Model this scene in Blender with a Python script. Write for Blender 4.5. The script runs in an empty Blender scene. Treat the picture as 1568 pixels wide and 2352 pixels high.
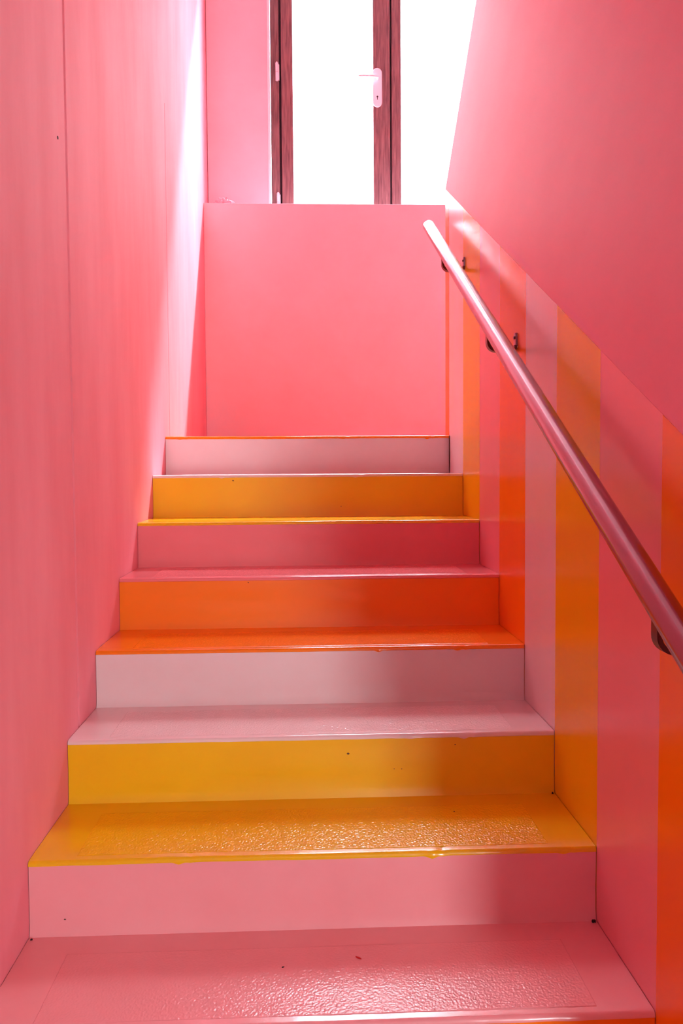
import bpy, bmesh, math, random
from mathutils import Matrix, Vector, noise

S = bpy.context.scene
C = S.collection
random.seed(4)

# ------------------------------------------------------------------ camera
CAM = (0.623587, -1.549625, 1.038043)
YAW, PITCH, ROLL, FPX = -0.0432654, -0.0490445, 0.0068036, 1952.453
def _rz(a): return Matrix.Rotation(a, 3, 'Z')
def _rx(a): return Matrix.Rotation(a, 3, 'X')
def _ry(a): return Matrix.Rotation(a, 3, 'Y')
R3 = _rz(YAW) @ _rx(PITCH) @ _ry(ROLL)
cam = bpy.data.cameras.new('camera'); camo = bpy.data.objects.new('camera', cam); C.objects.link(camo)
right, fwd, up = R3.col[0], R3.col[1], R3.col[2]
M = Matrix((right, up, -fwd)).transposed().to_4x4()
M.translation = Vector(CAM)
camo.matrix_world = M
cam.sensor_fit = 'VERTICAL'; cam.sensor_height = 36; cam.sensor_width = 24
cam.lens = FPX * 36 / 2352
cam.clip_start = 0.02; cam.clip_end = 200
S.camera = camo

# ------------------------------------------------------------------ light, exposure
S.view_settings.view_transform = 'Standard'; S.view_settings.look = 'None'
S.view_settings.gamma = 1; S.view_settings.use_curve_mapping = False
S.view_settings.exposure = 1.17
S.render.film_transparent = False
S.cycles.max_bounces = 14; S.cycles.diffuse_bounces = 10; S.cycles.glossy_bounces = 6
S.cycles.transparent_max_bounces = 12; S.cycles.caustics_reflective = True
S.cycles.sample_clamp_indirect = 8
w = bpy.data.worlds.new('sky'); S.world = w; w.use_nodes = True
bg = w.node_tree.nodes['Background']
bg.inputs[0].default_value = (0.93, 0.95, 1.0, 1); bg.inputs[1].default_value = 14.0

def area(name, loc, target, sx, sy, power, col, portal=False):
    l = bpy.data.lights.new(name, 'AREA'); l.shape = 'RECTANGLE'; l.size = sx; l.size_y = sy
    l.energy = power; l.color = col
    o = bpy.data.objects.new(name, l); C.objects.link(o); o.location = loc
    d = Vector(target) - Vector(loc)
    o.rotation_euler = d.to_track_quat('-Z', 'Y').to_euler()
    if portal: l.cycles.is_portal = True
    return o
# bright strip of open sky above the street roofs, seen steeply through the window
area('sky_strip_light', (20, 18, 2.73 + 14.04 * 1.53), (20, 3.96, 2.73), 32.0, 1.3, 44000, (0.93, 0.94, 1.0))
area('window_portal', (1.2, 4.5, 3.75), (1.2, 0.0, 3.75), 1.7, 2.3, 1, (1, 1, 1), portal=True)
# daylight from the glazed hall entrance behind and to the right of the camera
area('hall_daylight', (2.88, -5.85, 1.15), (0.7, 1.0, 0.6), 0.75, 2.7, 82, (0.95, 0.98, 1.0))

# ------------------------------------------------------------------ materials
def srgb(r, g, b):
    f = lambda c: (c/255/12.92) if c/255 <= 0.04045 else ((c/255+0.055)/1.055)**2.4
    return (f(r), f(g), f(b), 1)
def paint(name, rgb, rough=0.4, bump=0.05, bscale=60, var=0.06, coat=0.0, spec=0.5, vstreak=False, bdist=0.002):
    m = bpy.data.materials.new(name); m.use_nodes = True
    nt = m.node_tree; b = nt.nodes['Principled BSDF']
    tc = nt.nodes.new('ShaderNodeTexCoord'); mp = nt.nodes.new('ShaderNodeMapping')
    nt.links.new(tc.outputs['Object'], mp.inputs[0])
    if vstreak: mp.inputs['Scale'].default_value = (1, 1, 0.28)
    n = nt.nodes.new('ShaderNodeTexNoise'); n.inputs['Scale'].default_value = 3.2; n.inputs['Detail'].default_value = 6
    n.inputs['Roughness'].default_value = 0.6
    nt.links.new(mp.outputs[0], n.inputs['Vector'])
    cr = nt.nodes.new('ShaderNodeValToRGB')
    c = srgb(*rgb)
    cr.color_ramp.elements[0].position = 0.3; cr.color_ramp.elements[1].position = 0.7
    cr.color_ramp.elements[0].color = (max(0, c[0]*(1-var*0.6)), max(0, c[1]*(1-var*2)), max(0, c[2]*(1-var*2)), 1)
    cr.color_ramp.elements[1].color = (min(1, c[0]*(1+var*0.3)), min(1, c[1]*(1+var)), min(1, c[2]*(1+var)), 1)
    nt.links.new(n.outputs[0], cr.inputs[0]); nt.links.new(cr.outputs[0], b.inputs['Base Color'])
    b.inputs['Roughness'].default_value = rough
    b.inputs['Specular IOR Level'].default_value = spec
    b.inputs['Coat Weight'].default_value = coat; b.inputs['Coat Roughness'].default_value = 0.12
    n2 = nt.nodes.new('ShaderNodeTexNoise'); n2.inputs['Scale'].default_value = bscale; n2.inputs['Detail'].default_value = 3
    nt.links.new(tc.outputs['Object'], n2.inputs['Vector'])
    n3 = nt.nodes.new('ShaderNodeTexNoise'); n3.inputs['Scale'].default_value = 5; n3.inputs['Detail'].default_value = 1
    nt.links.new(tc.outputs['Object'], n3.inputs['Vector'])
    bp = nt.nodes.new('ShaderNodeBump'); bp.inputs['Strength'].default_value = bump; bp.inputs['Distance'].default_value = bdist
    nt.links.new(n2.outputs[0], bp.inputs['Height'])
    bp2 = nt.nodes.new('ShaderNodeBump'); bp2.inputs['Strength'].default_value = 0.12; bp2.inputs['Distance'].default_value = 0.006
    nt.links.new(n3.outputs[0], bp2.inputs['Height']); nt.links.new(bp2.outputs[0], bp.inputs['Normal'])
    nt.links.new(bp.outputs[0], b.inputs['Normal'])
    return m
def plain(name, rgb, rough=0.5, metal=0.0, spec=0.5):
    m = bpy.data.materials.new(name); m.use_nodes = True
    nt = m.node_tree; b = nt.nodes['Principled BSDF']
    n = nt.nodes.new('ShaderNodeTexNoise'); n.inputs['Scale'].default_value = 40
    mx = nt.nodes.new('ShaderNodeMapRange'); mx.inputs[3].default_value = rough*0.85; mx.inputs[4].default_value = min(1, rough*1.15)
    nt.links.new(n.outputs[0], mx.inputs[0]); nt.links.new(mx.outputs[0], b.inputs['Roughness'])
    b.inputs['Base Color'].default_value = srgb(*rgb); b.inputs['Metallic'].default_value = metal
    b.inputs['Specular IOR Level'].default_value = spec
    return m

PINK, YEL, WHT, ORG = (232, 149, 156), (232, 190, 5), (226, 212, 212), (240, 130, 3)
RGB = {'pink': PINK, 'yellow': YEL, 'white': WHT, 'orange': ORG}
STEP = dict(RGB, pink=(234, 163, 168), rose=(228, 130, 136))   # steps take a paler pink than the wall bands; rose is deeper
m_left = paint('pink_matte_wall_paint', (238, 150, 163), 0.72, 0.10, 45, 0.11, vstreak=True, spec=0.15)
m_far = paint('lit_pink_far_wall_paint', (236, 196, 206), 0.55, 0.06, 60, 0.03)  # same pink paint, paled so the colour carries the bright light on it
m_upper = paint('pink_upper_wall_paint', (232, 148, 162), 0.6, 0.10, 120, 0.03, spec=0.3)
m_joint = plain('dark_pink_joint', (216, 72, 104), 0.7)
m_wallband = {k: paint(k + '_gloss_wall_paint', v, 0.24, 0.10, 140, 0.03, bdist=0.0006) for k, v in RGB.items()}
m_step = {k: paint(k + '_gloss_step_paint', v, 0.22, 0.10, 90, 0.05, bdist=0.001, coat=0.4) for k, v in STEP.items()}
m_riser = {k: paint(k + '_riser_paint', v, 0.38, 0.12, 110, 0.05, bdist=0.001) for k, v in STEP.items()}
m_grip = {k: paint(k + '_grip_paint', v, 0.2, 0.25, 300, 0.05, bdist=0.001, coat=0.0) for k, v in STEP.items()}
m_hall = paint('hall_floor_paint', (110, 88, 84), 0.6)
m_ceil = paint('ceiling_paint', (236, 232, 232), 0.8)
m_hallwall = paint('grey_hall_paint', (150, 130, 128), 0.7)
m_render = paint('pale_render', (226, 226, 230), 0.9)
m_pave = paint('pale_paving', (190, 190, 195), 0.9)
m_white = plain('white_plastic_trim', (245, 240, 242), 0.4)
m_hinge = plain('satin_nickel', (228, 226, 232), 0.3, 0.2)
m_plate = plain('white_handle_plate', (246, 240, 246), 0.3, 0.0)
m_dark = plain('dark_gap_shade', (40, 18, 30), 0.6)  # dark colour standing for shade in the casement gaps and keyhole
m_steel = plain('satin_steel_tube', (152, 110, 120), 0.10, 1.0)
m_rail = plain('circumferentially_brushed_steel', (156, 116, 126), 0.22, 1.0)
_b = m_rail.node_tree.nodes['Principled BSDF']; _t = m_rail.node_tree.nodes.new('ShaderNodeTangent'); _t.direction_type = 'RADIAL'; _t.axis = 'Z'
_b.inputs['Anisotropic'].default_value = 0.9; _b.inputs['Coat Weight'].default_value = 0.5; _b.inputs['Coat IOR'].default_value = 1.8; _b.inputs['Coat Roughness'].default_value = 0.1; _b.inputs['Anisotropic Rotation'].default_value = 0.25
m_rail.node_tree.links.new(_t.outputs[0], _b.inputs['Tangent'])
m_bracket = plain('dark_bronze_bracket', (110, 62, 58), 0.35, 0.9)
m_shade = plain('pale_blue_grey_blind', (120, 135, 150), 0.5)
m_chip = plain('grey_brown_chipped_spot', (92, 62, 50), 0.7)
m_red = plain('dark_red_splinter', (190, 6, 10), 0.4)
m_crumb = plain('dark_crumb', (45, 12, 18), 0.8)
m_scrap = plain('pale_pink_plastic', (244, 165, 178), 0.3)

def wood():
    m = bpy.data.materials.new('reddish_brown_wood'); m.use_nodes = True
    nt = m.node_tree; b = nt.nodes['Principled BSDF']
    tc = nt.nodes.new('ShaderNodeTexCoord'); mp = nt.nodes.new('ShaderNodeMapping'); mp.inputs['Scale'].default_value = (26, 26, 1.6)
    nt.links.new(tc.outputs['Object'], mp.inputs[0])
    n = nt.nodes.new('ShaderNodeTexNoise'); n.inputs['Scale'].default_value = 4; n.inputs['Detail'].default_value = 6; n.inputs['Distortion'].default_value = 0.6
    nt.links.new(mp.outputs[0], n.inputs['Vector'])
    cr = nt.nodes.new('ShaderNodeValToRGB')
    cr.color_ramp.elements[0].position = 0.3; cr.color_ramp.elements[0].color = srgb(98, 68, 72)
    cr.color_ramp.elements[1].position = 0.7; cr.color_ramp.elements[1].color = srgb(150, 114, 114)
    nt.links.new(n.outputs[0], cr.inputs[0]); nt.links.new(cr.outputs[0], b.inputs['Base Color'])
    b.inputs['Roughness'].default_value = 0.42
    bp = nt.nodes.new('ShaderNodeBump'); bp.inputs['Strength'].default_value = 0.25; bp.inputs['Distance'].default_value = 0.001
    nt.links.new(n.outputs[0], bp.inputs['Height']); nt.links.new(bp.outputs[0], b.inputs['Normal'])
    return m
m_wood = wood()
def glass():
    m = bpy.data.materials.new('clear_window_glass'); m.use_nodes = True
    nt = m.node_tree; nt.nodes.remove(nt.nodes['Principled BSDF'])
    out = nt.nodes['Material Output']
    t = nt.nodes.new('ShaderNodeBsdfTransparent'); t.inputs[0].default_value = (0.97, 0.98, 0.98, 1)
    g = nt.nodes.new('ShaderNodeBsdfGlossy'); g.inputs['Roughness'].default_value = 0.02
    f = nt.nodes.new('ShaderNodeFresnel'); f.inputs[0].default_value = 1.45
    mx = nt.nodes.new('ShaderNodeMixShader')
    # reflect only at the outer face of each pane side (the pane is a thin box; no total internal reflection inside it)
    ge = nt.nodes.new('ShaderNodeNewGeometry'); sw = nt.nodes.new('ShaderNodeMath'); sw.operation = 'SUBTRACT'; sw.inputs[0].default_value = 1
    ml = nt.nodes.new('ShaderNodeMath'); ml.operation = 'MULTIPLY'
    nt.links.new(ge.outputs['Backfacing'], sw.inputs[1]); nt.links.new(f.outputs[0], ml.inputs[0]); nt.links.new(sw.outputs[0], ml.inputs[1])
    nt.links.new(ml.outputs[0], mx.inputs[0]); nt.links.new(t.outputs[0], mx.inputs[1]); nt.links.new(g.outputs[0], mx.inputs[2])
    nt.links.new(mx.outputs[0], out.inputs[0])
    return m
m_glass = glass()

# ------------------------------------------------------------------ helpers
def link(name, bm, mat, parent=None, smooth=False):
    me = bpy.data.meshes.new(name); bmesh.ops.recalc_face_normals(bm, faces=bm.faces); bm.to_mesh(me); bm.free()
    o = bpy.data.objects.new(name, me); C.objects.link(o)
    if mat: me.materials.append(mat)
    if smooth:
        for p in me.polygons: p.use_smooth = True
    if parent: o.parent = parent
    return o
def addbox(bm, x0, x1, y0, y1, z0, z1, bev=0.0, seg=2):
    t = bmesh.new(); bmesh.ops.create_cube(t, size=1)
    for v in t.verts:
        v.co = Vector((x0 + (v.co.x+.5)*(x1-x0), y0 + (v.co.y+.5)*(y1-y0), z0 + (v.co.z+.5)*(z1-z0)))
    if bev: bmesh.ops.bevel(t, geom=t.edges[:], offset=bev, segments=seg, affect='EDGES', profile=0.5)
    me = bpy.data.meshes.new('t'); t.to_mesh(me); t.free(); bm.from_mesh(me); bpy.data.meshes.remove(me)
def box(name, x0, x1, y0, y1, z0, z1, mat, parent=None, bev=0.0):
    bm = bmesh.new(); addbox(bm, x0, x1, y0, y1, z0, z1, bev); return link(name, bm, mat, parent)
def hexa(name, lo, hi, mat, parent=None):
    """prism between polygon lo and polygon hi (same vertex count)"""
    bm = bmesh.new(); a = [bm.verts.new(p) for p in lo]; b = [bm.verts.new(p) for p in hi]; n = len(a)
    bm.faces.new(a); bm.faces.new(b[::-1])
    for i in range(n): bm.faces.new((a[i], b[i], b[(i+1) % n], a[(i+1) % n]))
    return link(name, bm, mat, parent)
def tube(bm, pts, r, seg=24, cap=True, flat=1.0):
    pts = [Vector(p) for p in pts]; rings = []
    upv = Vector((0, 0, 1)); prev = None
    for i, p in enumerate(pts):
        d = (pts[min(i+1, len(pts)-1)] - pts[max(i-1, 0)]).normalized()
        if prev is None:
            a = d.orthogonal().normalized() if abs(d.dot(upv)) > .95 else d.cross(upv).normalized()
        else: a = (prev - d * prev.dot(d)).normalized()
        prev = a; b = d.cross(a)
        rr = r[i] if isinstance(r, (list, tuple)) else r
        rings.append([bm.verts.new(p + a*math.cos(2*math.pi*k/seg)*rr*flat + b*math.sin(2*math.pi*k/seg)*rr) for k in range(seg)])
    for i in range(len(rings)-1):
        for k in range(seg):
            bm.faces.new((rings[i][k], rings[i][(k+1) % seg], rings[i+1][(k+1) % seg], rings[i+1][k]))
    if cap:
        bm.faces.new(rings[0][::-1]); bm.faces.new(rings[-1])
def empty(name, loc=(0, 0, 0)):
    o = bpy.data.objects.new(name, None); C.objects.link(o); o.location = loc; o.empty_display_size = 0.05; return o
def struct(o): o['kind'] = 'structure'; return o
def tag(o, label, cat, group=None):
    o['label'] = label; o['category'] = cat
    if group: o['group'] = group
    return o
def smoothby(o, ang=35):
    me = o.data
    for p in me.polygons: p.use_smooth = True
    bm = bmesh.new(); bm.from_mesh(me)
    for e in bm.edges:
        if len(e.link_faces) == 2 and e.calc_face_angle(0) > math.radians(ang): e.smooth = False
    bm.to_mesh(me); bm.free()

# ------------------------------------------------------------------ dimensions (metres)
W = 1.2853
YN = {-2: -.66, -1: -.33, 0: 0.0, 1: .3329, 2: .6629, 3: .9761, 4: 1.3140, 5: 1.6427, 6: 1.9765, 7: 2.3156}
ZN = {-3: -.51, -2: -.34, -1: -.17, 0: 0.0, 1: .1720, 2: .3389, 3: .5079, 4: .6804, 5: .8480, 6: 1.0229, 7: 1.1942}
COL = {-3: 'yellow', -2: 'white', -1: 'orange', 0: 'pink', 1: 'yellow', 2: 'white', 3: 'orange', 4: 'pink', 5: 'yellow', 6: 'white', 7: 'orange'}
YEND = 2.42          # free end of the right wall
YLOW, ZLED = 3.955, 2.735   # low wall under the window
YWIN = 4.25
XR = 2.80            # right end of landing
ZC = 5.2
SL = 0.4935
def pk(k): return 'rose' if k == 4 else COL[k]   # the upper pink step takes the deeper rose tone
def zf(y): return 1.137 + SL * y
TILT = 0.1676

# ------------------------------------------------------------------ structure
# left wall: painted boards with open joints on a backing wall
wl = struct(empty('wall_left', (0, 0, 0)))
box('backing', -.25, -.006, -6.1, 4.75, -.6, ZC, m_joint, wl)
J1, J2, ZJ = .782, 2.452, 2.722
for (y0, y1, z0, z1, dx, bv) in ((-6.1, J1-.009, -.6, ZC, 0, .002), (J1+.009, J2-.004, -.6, ZJ-.0008, 0, .0008),
                              (J2+.004, YWIN+.1, -.6, ZJ-.0008, 0, .0008), (J1+.009, YWIN+.1, ZJ+.002, ZC, -.0035, .0008)):
    p = box('wall_panel', -.0065, dx, y0, y1, z0, z1, m_left, wl, bev=bv)
hole = bmesh.new(); tube(hole, [(-.006, .701, 1.894), (.0012, .701, 1.894)], .0045, 10)
h = link('screw_hole', hole, m_crumb, wl)

# right wall: colour bands below the sloping fold, tilted pink field above
wr = struct(empty('wall_right', (W, 0, 0)))
def rel(pts, o=(W, 0, 0)): return [(x-o[0], y-o[1], z-o[2]) for x, y, z in pts]
YB = -.62
bnds = [(-2, YB, YN[-1]), (-1, YN[-1], YN[0])] + [(k, YN[k], YN[k+1]) for k in range(0, 7)] + [(7, YN[7], YEND)]
for k, y0, y1 in bnds:
    zb = -.56
    y1 = y1
    lo = [(W, y0, zb), (W, y1, zb), (W, y1, zf(y1)), (W, y0, zf(y0))]
    hi = [(W+.06, y, z) for _, y, z in lo]
    o = hexa('painted_band', rel(lo), rel(hi), m_wallband[COL[k]], wr)
    o['label'] = COL[k] + ' painted vertical band of the right wall'
def xt(y, z): return W + TILT * (z - zf(y))
lo = [(xt(y, z), y, z) for y, z in ((YB, zf(YB)+.0005), (YEND, zf(YEND)+.0005), (YEND, ZC), (YB, ZC))]
hi = [(x+.06, y, z) for x, y, z in lo]
o = hexa('upper_wall_field', rel(lo), rel(hi), m_upper, wr); o['label'] = 'plain pink outward leaning field above the colour bands'

# closing walls around the part of the landing hidden behind the right wall
lo = [(W+.06, YEND-.02, .9), (XR, YEND-.02, .9), (XR, YEND-.02, ZC), (xt(YEND, ZC)+.06, YEND-.02, ZC), (W+.06, YEND-.02, zf(YEND))]
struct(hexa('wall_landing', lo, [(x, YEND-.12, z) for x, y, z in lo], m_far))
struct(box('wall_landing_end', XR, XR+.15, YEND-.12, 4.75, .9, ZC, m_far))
lo = [(W+.06, YB, -.56), (4.2, YB, -.56), (4.2, YB, ZC), (xt(YB, ZC)+.06, YB, ZC), (W+.06, YB, zf(YB))]
struct(hexa('wall_hall_front', lo, [(x, YB+.1, z) for x, y, z in lo], m_hallwall))
struct(box('wall_hall_right', 4.2, 4.35, -6.1, YB+.1, -.6, ZC, m_hallwall))
struct(box('wall_hall_back', -.25, 4.35, -6.25, -6.1, -.6, ZC, m_hallwall))
struct(box('floor', 0, 4.2, -6.1, YN[-2]+.02, -.61, -.51, m_hall))
struct(box('ceiling', -.25, 4.35, -6.25, 4.75, ZC, ZC+.15, m_ceil))
struct(box('ceiling_hall', 0, 4.2, -6.1, -1.0, 2.75, 2.9, m_ceil))

# low wall and window wall
wf = struct(empty('wall_far', (0, YLOW, 0)))
def relf(a): return a - YLOW
def fbox(name, x0, x1, y0, y1, z0, z1, mat, bev=0): return box(name, x0, x1, y0-YLOW, y1-YLOW, z0, z1, mat, wf, bev)
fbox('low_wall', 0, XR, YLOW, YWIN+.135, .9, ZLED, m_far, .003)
OX0, OX1, OZ1 = .403, 1.985, 4.80
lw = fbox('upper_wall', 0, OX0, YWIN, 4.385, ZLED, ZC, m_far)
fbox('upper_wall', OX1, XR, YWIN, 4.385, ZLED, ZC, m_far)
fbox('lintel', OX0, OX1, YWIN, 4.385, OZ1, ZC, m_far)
fbox('corner_trim', OX0-.001, OX0+.016, YWIN-.004, YWIN+.05, ZLED, OZ1, m_white, .003)  # corner bead, its white also stands for the glare along the reveal

# ------------------------------------------------------------------ window
YF = 4.295
wd = struct(empty('window_1', (OX0, YF, ZLED)))
def wb(name, x0, x1, y0, y1, z0, z1, mat, parent, bev=.003):
    o = box(name, x0-OX0, x1-OX0, y0-YF, y1-YF, z0-ZLED, z1-ZLED, mat, None, bev); o.parent = parent; return o
FX0, FX1, ZB, ZT = OX0+.017, OX1, ZLED+.0, OZ1
bm = bmesh.new()
for a in ((FX0, FX0+.058, YF, YF+.075, ZB, ZT), (FX1-.058, FX1, YF, YF+.075, ZB, ZT), (FX0+.058, FX1-.058, YF, YF+.075, ZT-.06, ZT), (FX0+.058, FX1-.058, YF+.02, YF+.075, ZB, ZB+.02)):
    addbox(bm, a[0]-OX0, a[1]-OX0, a[2]-YF, a[3]-YF, a[4]-ZLED, a[5]-ZLED, .004)
o = link('frame', bm, m_wood, wd)
wb('gap_strip', FX0+.058, FX0+.074, YF+.012, YF+.06, ZB+.02, ZT-.06, m_dark, wd, 0)  # dark strip put in for the shade of the frame gap
def leaf(x0, x1, sl, sr, label):
    z0, z1 = ZB+.02, ZT-.065
    e = bpy.data.objects.new('casement', None)
    bm = bmesh.new()
    for a in ((x0, x0+sl, z0, z1), (x1-sr, x1, z0, z1), (x0+sl, x1-sr, z0, z0+.075), (x0+sl, x1-sr, z1-.09, z1)):
        addbox(bm, a[0]-OX0, a[1]-OX0, -.012, .048, a[2]-ZLED, a[3]-ZLED, .005)
    c = link('casement', bm, m_wood, wd); c['label'] = label
    g = box('glass_pane', x0+sl-.01-OX0, x1-sr+.01-OX0, .016, .022, z0+.065-ZLED, z1-.08-ZLED, m_glass, c)
    return c
c1 = leaf(.492, 1.222, .078, .114, 'left reddish brown wooden casement with lever handle')
c2 = leaf(1.233, FX1-.072, .064, .078, 'right reddish brown wooden casement partly hidden by the wall')
wb('gap_strip', 1.2215, 1.2335, YF+.004, YF+.04, ZB+.02, ZT-.065, m_dark, wd, 0)  # dark strip for the shaded gap between the two casements
# hinges
for zc in (3.70, 2.845, 4.45):
    bm = bmesh.new(); x = .452 + .012 - OX0
    tube(bm, [(x, -.016, zc-ZLED-.058), (x, -.016, zc-ZLED-.005)], .0095, 16)
    tube(bm, [(x, -.016, zc-ZLED+.0), (x, -.016, zc-ZLED+.058)], .0095, 16)
    tube(bm, [(x, -.016, zc-ZLED+.058), (x, -.016, zc-ZLED+.064)], .006, 12)
    addbox(bm, x-.004, x+.016, -.014, .004, zc-ZLED-.05, zc-ZLED+.05, .001)
    hg = link('hinge', bm, m_hinge, wd); smoothby(hg)
# handle plate with lever and keyhole
HX, HZ0, HZ1, HW = 1.136-OX0, 3.475-ZLED, 3.733-ZLED, .031
bm = bmesh.new(); vs = []
for k in range(13): vs.append((HX+HW*math.cos(math.pi*k/12), HZ1-HW+HW*math.sin(math.pi*k/12)))
for k in range(13): vs.append((HX-HW*math.cos(math.pi*k/12), HZ0+HW-HW*math.sin(math.pi*k/12)))
a = [bm.verts.new((x, -.012, z)) for x, z in vs]; b = [bm.verts.new((x, -.019, z)) for x, z in vs]
cc = [bm.verts.new((HX+(x-HX)*.93, -.022, z + (-.002 if z > (HZ0+HZ1)/2 else .002))) for x, z in vs]
bm.faces.new(a); bm.faces.new(cc[::-1]); n = len(a)
for i in range(n):
    bm.faces.new((a[i], b[i], b[(i+1) % n], a[(i+1) % n])); bm.faces.new((b[i], cc[i], cc[(i+1) % n], b[(i+1) % n]))
hp = link('handle_plate', bm, m_plate, wd); hp['label'] = 'white rounded handle plate'
bm = bmesh.new(); lz = 3.658-ZLED
tube(bm, [(HX, -.020, lz), (HX, -.048, lz)], .0095, 16)
tube(bm, [(HX, -.048, lz), (HX-.006, -.060, lz), (HX-.02, -.064, lz+.001), (HX-.06, -.064, lz+.002), (HX-.118, -.062, lz+.003), (HX-.128, -.056, lz+.003)], [.010, .0095, .0085, .0072, .0066, .0062], 14)
lv = link('lever', bm, m_hinge, hp); smoothby(lv, 50)
bm = bmesh.new()
tube(bm, [(HX, -.0215, HZ0+.068), (HX, -.0228, HZ0+.068)], .006, 14); addbox(bm, HX-.0022, HX+.0022, -.0228, -.0215, HZ0+.048, HZ0+.064)
link('keyhole', bm, m_dark, hp)

# ------------------------------------------------------------------ street outside
fc = empty('street_facade', (0, 10, -1))
tag(fc, 'pale sunlit building front across the street, washed out behind the window glass', 'building')
def sb(name, x0, x1, y0, y1, z0, z1, mat, par=fc): return box(name, x0, x1, y0-10, y1-10, z0+1, z1+1, mat, par)
sb('wall', -14, 24, 10, 10.6, -1, 8.3, m_render)
sb('cornice', -14, 24, 9.75, 10, 8.0, 8.3, m_render)
sb('cornice', -14, 24, 9.86, 10, 5.45, 5.62, m_render)
for xw in (-9.5, -6.3, -3.1, .1, 3.3, 6.5, 9.7, 12.9):
    for z0, z1 in ((2.6, 4.7), (6.0, 7.6)):
        fr = sb('window', xw-.65, xw+.65, 9.93, 10.0, z0, z1, m_white)
        sb('sill', xw-.8, xw+.8, 9.82, 10.0, z0-.12, z0, m_render)
        pn = box('pane', xw-.55, xw+.55, -.075, -.071, z0+1.1, z1+.9, m_shade, fr)
struct(box('street_ground', -14, 24, 4.385, 10, -1.2, -1, m_pave))

# ------------------------------------------------------------------ staircase
st = empty('staircase', (0, 0, -.51))
tag(st, 'straight flight of glossy concrete steps painted pink, yellow, white and orange in turn', 'staircase')
OZ = -.51
LIP = .011
bumps = {0: [(.5, .0006)], 1: [(.705, .004), (.26, .003), (.94, .002)], 2: [(.81, .003), (.70, .0015)], 3: [(.655, .0035), (.84, .003)], 4: [(.84, .0015)],
         5: [(.55, .001)], 6: [(.22, .003), (.65, .003)], 7: [(.05, .003), (.62, .002), (.92, .004), (.35, .0015)]}
def nz(x, k, s=3.0): return noise.noise(Vector((x*s, k*7.31, 1.7)))
def tread(k):
    y0, y1 = YN[k], (YN[k+1]+.02 if k < 7 else YLOW-.001)
    z = ZN[k]
    NX = 200; bm = bmesh.new(); rows = []
    r = .0095
    for i in range(NX+1):
        x = .0012 + (W-.0024) * i / NX
        wob = .0014*nz(x, k, 2.3) + .0005*nz(x, k, 14)
        wy = .0012*nz(x, k+30, 3) + .0006*nz(x, k+30, 30)
        dp = 0
        for fx, a in bumps.get(k, []):
            t = (x/W - fx)/.008; dp += a*math.exp(-t*t)
            t2 = (x/W - fx - .02)/.006; wob -= a*.45*math.exp(-t2*t2)
        prof = [(y1, z)]
        yb = y0 + .05
        prof.append((y0+.20, z)); prof.append((yb, z))
        for j in range(6):
            a = math.pi/2 * j/5
            prof.append((y0 - .0015 + r - r*math.sin(a) - wy - dp*.6, z - r + r*math.cos(a) + wob*(1)))
        prof.append((y0 - .0015 - wy - dp*.6, z - LIP - .0008*nz(x, k+60, 25) - dp*1.4 + wob))
        prof.append((y0 + .004, z - LIP - .003 ))
        rows.append([bm.verts.new((x, p[0], p[1]-OZ)) for p in prof])
    for i in range(NX):
        for j in range(len(rows[0])-1):
            bm.faces.new((rows[i][j], rows[i][j+1], rows[i+1][j+1], rows[i+1][j]))
    o = link('tread', bm, m_step[pk(k)], st); smoothby(o, 60)
    o['label'] = COL[k] + ' painted tread with worn glossy edge'
    if k == 4: o['label'] = 'deep pink painted tread near the top of the flight'
    if k < 7:
        # raised coarse anti-slip patch
        bm = bmesh.new(); x0, x1, ya, yb = .103, 1.180, y0+.022, y0+.258
        nx, ny = ((720, 160) if 0 <= k < 3 else (520, 115) if 2 < k < 5 else (60, 13)); g = []
        for i in range(nx+1):
            rw = []
            for j in range(ny+1):
                e = 0 if i in (0, nx) or j in (0, ny) else 1
                x = x0+(x1-x0)*i/nx; y = ya+(yb-ya)*j/ny
                q = noise.noise(Vector((x*600, y*340, k*3))); q2 = noise.noise(Vector((x*260, y*160, k*5+9)))
                hgt = -.0004 + e*(.0014 + (.00038*q + .00042*q2)*(1.0 if k < 1 else 1.7))
                rw.append(bm.verts.new((x + .001*noise.noise(Vector((y*50, k, 0))), y+.001*noise.noise(Vector((x*40, k, 5))), z-OZ+hgt)))
            g.append(rw)
        for i in range(nx):
            for j in range(ny): bm.faces.new((g[i][j], g[i+1][j], g[i+1][j+1], g[i][j+1]))
        gp = link('grip_strip', bm, m_grip[pk(k)], o, smooth=True)
    return o
for k in range(-2, 8): tread(k)
for k in range(-2, 8):
    # riser under nosing k painted like the tread it stands on
    c = COL[k-1]; z0, z1 = ZN[k-1]-OZ, ZN[k]-OZ-LIP+.0035
    bm = bmesh.new(); NX = 60; NZ = 12; g = []
    for i in range(NX+1):
        x = .0012 + (W-.0024)*i/NX; rw = []
        for j in range(NZ+1):
            t = j/NZ; z = z0+(z1-z0)*t
            cove = .006*math.exp(-t*NZ*.9)
            rw.append(bm.verts.new((x, YN[k] + .0008 + .0016*nz(x, k+90+j*.05, 2.5) - cove, z)))
        rw.append(bm.verts.new((x, YN[k]+.05, z1))); g.append(rw)
    for i in range(NX):
        for j in range(NZ+1): bm.faces.new((g[i][j], g[i+1][j], g[i+1][j+1], g[i][j+1]))
    o = link('riser', bm, m_riser[pk(k-1)], st, smooth=False); smoothby(o, 50); o['label'] = c + ' painted riser'
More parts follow.
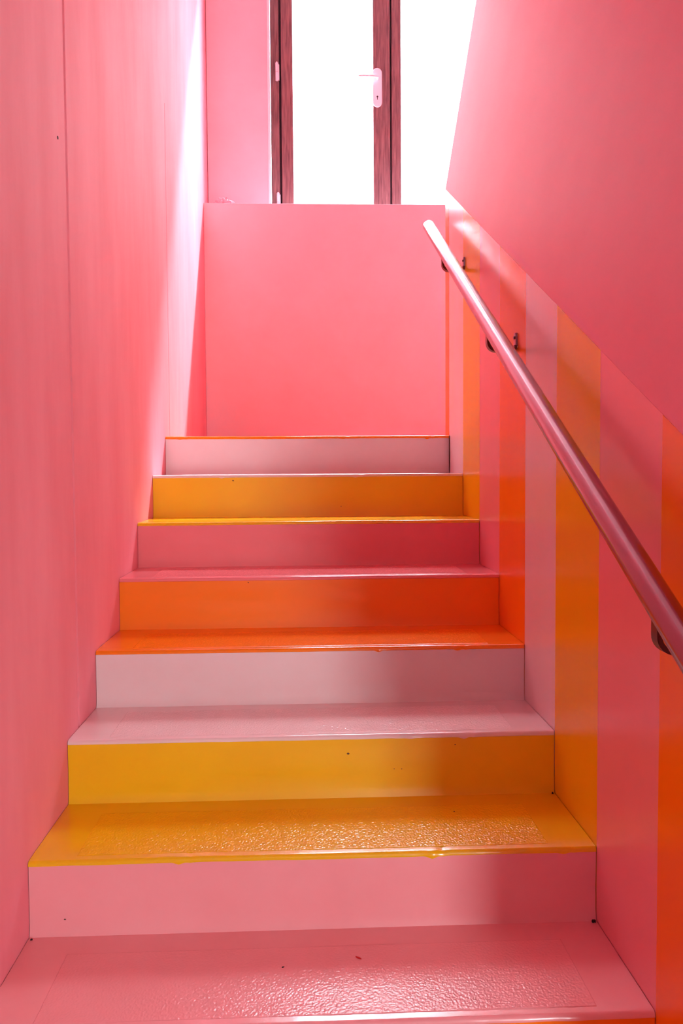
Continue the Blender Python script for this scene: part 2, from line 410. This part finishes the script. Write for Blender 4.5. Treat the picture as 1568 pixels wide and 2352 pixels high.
# chipped and dirty spots on the risers
for x, y, z, r in ((.7323, YN[2], .2891, .0036), (.8547, YN[2], .2454, .0022), (.8744, YN[2], .2449, .0022), (1.0176, YN[2], .3076, .002), (.079, YN[1], .0372, .0022), (.4313, YN[4], .6619, .002), (.3294, YN[6], .9983, .0034), (.7746, YN[6], .8884, .002)):
    bm = bmesh.new(); bmesh.ops.create_icosphere(bm, subdivisions=2, radius=1)
    for v in bm.verts:
        f = 1 + .5*noise.noise(v.co*1.6 + Vector((x*50, 0, 0)))
        v.co = Vector((x + v.co.x*r*f*1.2, y + .001 + v.co.y*.0018, z - OZ + v.co.z*r*f*.8))
    o = link('paint_chip', bm, m_chip, st, smooth=True)
# body of the landing and steps (closes the flight from below)
bm = bmesh.new()
prof = [(YN[-2]+.01, -.56)]
for k in range(-2, 8):
    prof += [(YN[k]+.01, ZN[k-1]-.012 if k > -2 else -.55), (YN[k]+.01, ZN[k]-.012)]
prof += [(YLOW-.0015, ZN[7]-.012), (YLOW-.0015, -.56)]
a = [bm.verts.new((.0012, y, z-OZ)) for y, z in prof]; b = [bm.verts.new((W-.0012, y, z-OZ)) for y, z in prof]
bm.faces.new(a); bm.faces.new(b[::-1]); n = len(a)
for i in range(n): bm.faces.new((a[i], b[i], b[(i+1) % n], a[(i+1) % n]))
link('core', bm, m_riser['pink'], st)
struct(box('floor_landing', W, XR, YEND-.12, YLOW+.05, ZN[7]-.2, ZN[7]-.001, m_step['orange']))

# ------------------------------------------------------------------ handrail
XRAIL, RR = 1.2035, .0258
def zr(y): return .916 + .518*y
YT, YBt = 2.395, -.60
hr = empty('handrail', (XRAIL, YBt, zr(YBt)))
tag(hr, 'round satin metal handrail tube running up the striped right wall', 'handrail')
P0 = Vector((XRAIL, YBt, zr(YBt))); 
bm = bmesh.new(); L = []
for i in range(25):
    y = YBt + (YT-YBt)*i/24; L.append(Vector((XRAIL, y, zr(y))) - P0)
d = (L[-1]-L[0]).normalized()
L2 = [L[0]] + L[1:] + [L[-1]+d*.003, L[-1]+d*.0045]
q = Vector((0, 0, 1)).rotation_difference(d)
tube(bm, [q.inverted() @ v for v in L2], [RR]*25 + [RR*.95, RR*.8], 48)
rail = link('rail_tube', bm, m_rail, hr); smoothby(rail, 40)
rail.rotation_mode = 'QUATERNION'; rail.rotation_quaternion = q
for yb in (-.20, 1.085, 1.943):
    zc = zr(yb); zl = zc - .073      # bottom of hook
    XH = XRAIL - .009
    bm = bmesh.new(); pts = []
    for t in range(0, 4): pts.append((XH, zc - RR + .004 - t*.008))
    for t in range(1, 9):
        a = math.pi/2*t/8; rad = .026
        pts.append((XH + rad - rad*math.cos(a), zl + rad - rad*math.sin(a)))
    pts += [(XRAIL+.045, zl-.0005), (W-.016, zl)]
    for t in range(1, 5):
        a = math.pi/2*t/4; pts.append((W-.016+.010*math.sin(a), zl+.010-.010*math.cos(a)))
    pts.append((W-.006, zl+.017))
    # flat strap swept along pts, 20 mm wide in Y
    prev = []
    for i, (x, z) in enumerate(pts):
        a = pts[max(i-1, 0)]; b = pts[min(i+1, len(pts)-1)]
        tx, tz = b[0]-a[0], b[1]-a[1]; l = math.hypot(tx, tz); nx_, nz_ = -tz/l*.0045, tx/l*.0045
        hw = .0135
        ring = [bm.verts.new(Vector((x+sx*nx_, yb+sy*hw, z+sx*nz_))-P0) for sx, sy in ((1, -1), (1, 1), (-1, 1), (-1, -1))]
        if prev:
            for q in range(4): bm.faces.new((prev[q], prev[(q+1) % 4], ring[(q+1) % 4], ring[q]))
        else: bm.faces.new(ring)
        prev = ring
    bm.faces.new(prev[::-1])
    bmesh.ops.recalc_face_normals(bm, faces=bm.faces)
    bmesh.ops.bevel(bm, geom=[e for e in bm.edges if len(e.link_faces) == 2 and e.calc_face_angle(0) > 1.2], offset=.001, segments=2, affect='EDGES')
    br = link('bracket', bm, m_bracket, hr); smoothby(br, 50)
    # rounded wall plate and its screw
    bm = bmesh.new(); zc2 = zl+.030; hh, hw = .026, .0125; vs = []
    for k in range(9): vs.append((hw*math.cos(math.pi*k/8), hh-hw+hw*math.sin(math.pi*k/8)))
    for k in range(9): vs.append((-hw*math.cos(math.pi*k/8), -hh+hw-hw*math.sin(math.pi*k/8)))
    a = [bm.verts.new(Vector((W, yb+y, zc2+z))-P0) for y, z in vs]; b = [bm.verts.new(Vector((W-.007, yb+y*.94, zc2+z*.96))-P0) for y, z in vs]
    bm.faces.new(a); bm.faces.new(b[::-1]); n = len(a)
    for i in range(n): bm.faces.new((a[i], b[i], b[(i+1) % n], a[(i+1) % n]))
    pl = link('wall_plate', bm, m_steel, br)
    bm = bmesh.new(); tube(bm, [Vector((W-.0065, yb, zc2+.010))-P0, Vector((W-.0105, yb, zc2+.010))-P0], [.0052, .004], 12)
    link('screw', bm, m_bracket, br)

# ------------------------------------------------------------------ small debris
def blob(name, loc, sx, sy, sz, rz, mat, seed, amp=.25, sub=2):
    bm = bmesh.new(); bmesh.ops.create_icosphere(bm, subdivisions=sub, radius=1)
    for v in bm.verts:
        f = 1 + amp*noise.noise(v.co*1.7 + Vector((seed, 0, 0)))*2
        v.co = Vector((v.co.x*sx*f, v.co.y*sy*f, max(v.co.z, -.8)*sz*f + sz*.8))
    o = link(name, bm, mat, None, smooth=True); o.location = loc; o.rotation_euler = (0, 0, rz); return o
tag(blob('splinter', (.729, .205, .0022), .0085, .0024, .0017, -.7, m_red, 1, .1), 'tiny dark red splinter lying on the lowest pink tread right of centre', 'debris')
tag(blob('crumb', (.570, .180, .0022), .0028, .0017, .0012, .5, m_crumb, 2), 'tiny dark crumb on the lowest pink tread left of the red splinter', 'debris')
tag(blob('crumb', (.994, .545, .1742), .0016, .0013, .001, .5, m_crumb, 3), 'tiny dark crumb on the yellow tread near its right end', 'debris')
tag(blob('crumb', (.009, .318, .0002), .0025, .002, .002, .5, m_crumb, 4), 'tiny dark crumb in the left back corner of the lowest pink tread', 'debris')
tag(blob('crumb', (1.276, .322, .0003), .0045, .004, .0035, .5, m_crumb, 5, .4), 'dark clot of dirt in the right back corner of the lowest pink tread', 'debris')
tag(blob('crumb', (1.277, .652, .1723), .003, .003, .0025, .5, m_crumb, 6, .4), 'dark clot of dirt in the right back corner of the yellow tread', 'debris')
# crumpled scrap on the ledge
bm = bmesh.new()
for i, (cx, cy, cz, r, fl) in enumerate(((0, 0, .012, .028, .6), (.030, .008, .016, .026, .7), (.062, .0, .010, .024, .5), (-.030, .004, .006, .020, .45), (.095, .01, .004, .016, .3))):
    t = bmesh.new(); bmesh.ops.create_icosphere(t, subdivisions=3, radius=r)
    for v in t.verts:
        f = 1 + .5*noise.noise(v.co*60 + Vector((i*5, 0, 0)))
        v.co = Vector((cx + v.co.x*f, cy + v.co.y*f*.7, max(0, cz + v.co.z*f*fl)))
    me = bpy.data.meshes.new('t'); t.to_mesh(me); t.free(); bm.from_mesh(me); bpy.data.meshes.remove(me)
sc = link('crumpled_scrap', bm, m_scrap, None); sc.location = (.10, 4.0, ZLED+.0005); sc.scale = (1, 1, 1.5)
tag(sc, 'small crumpled pale pink scrap lying on the ledge left of the window', 'scrap')
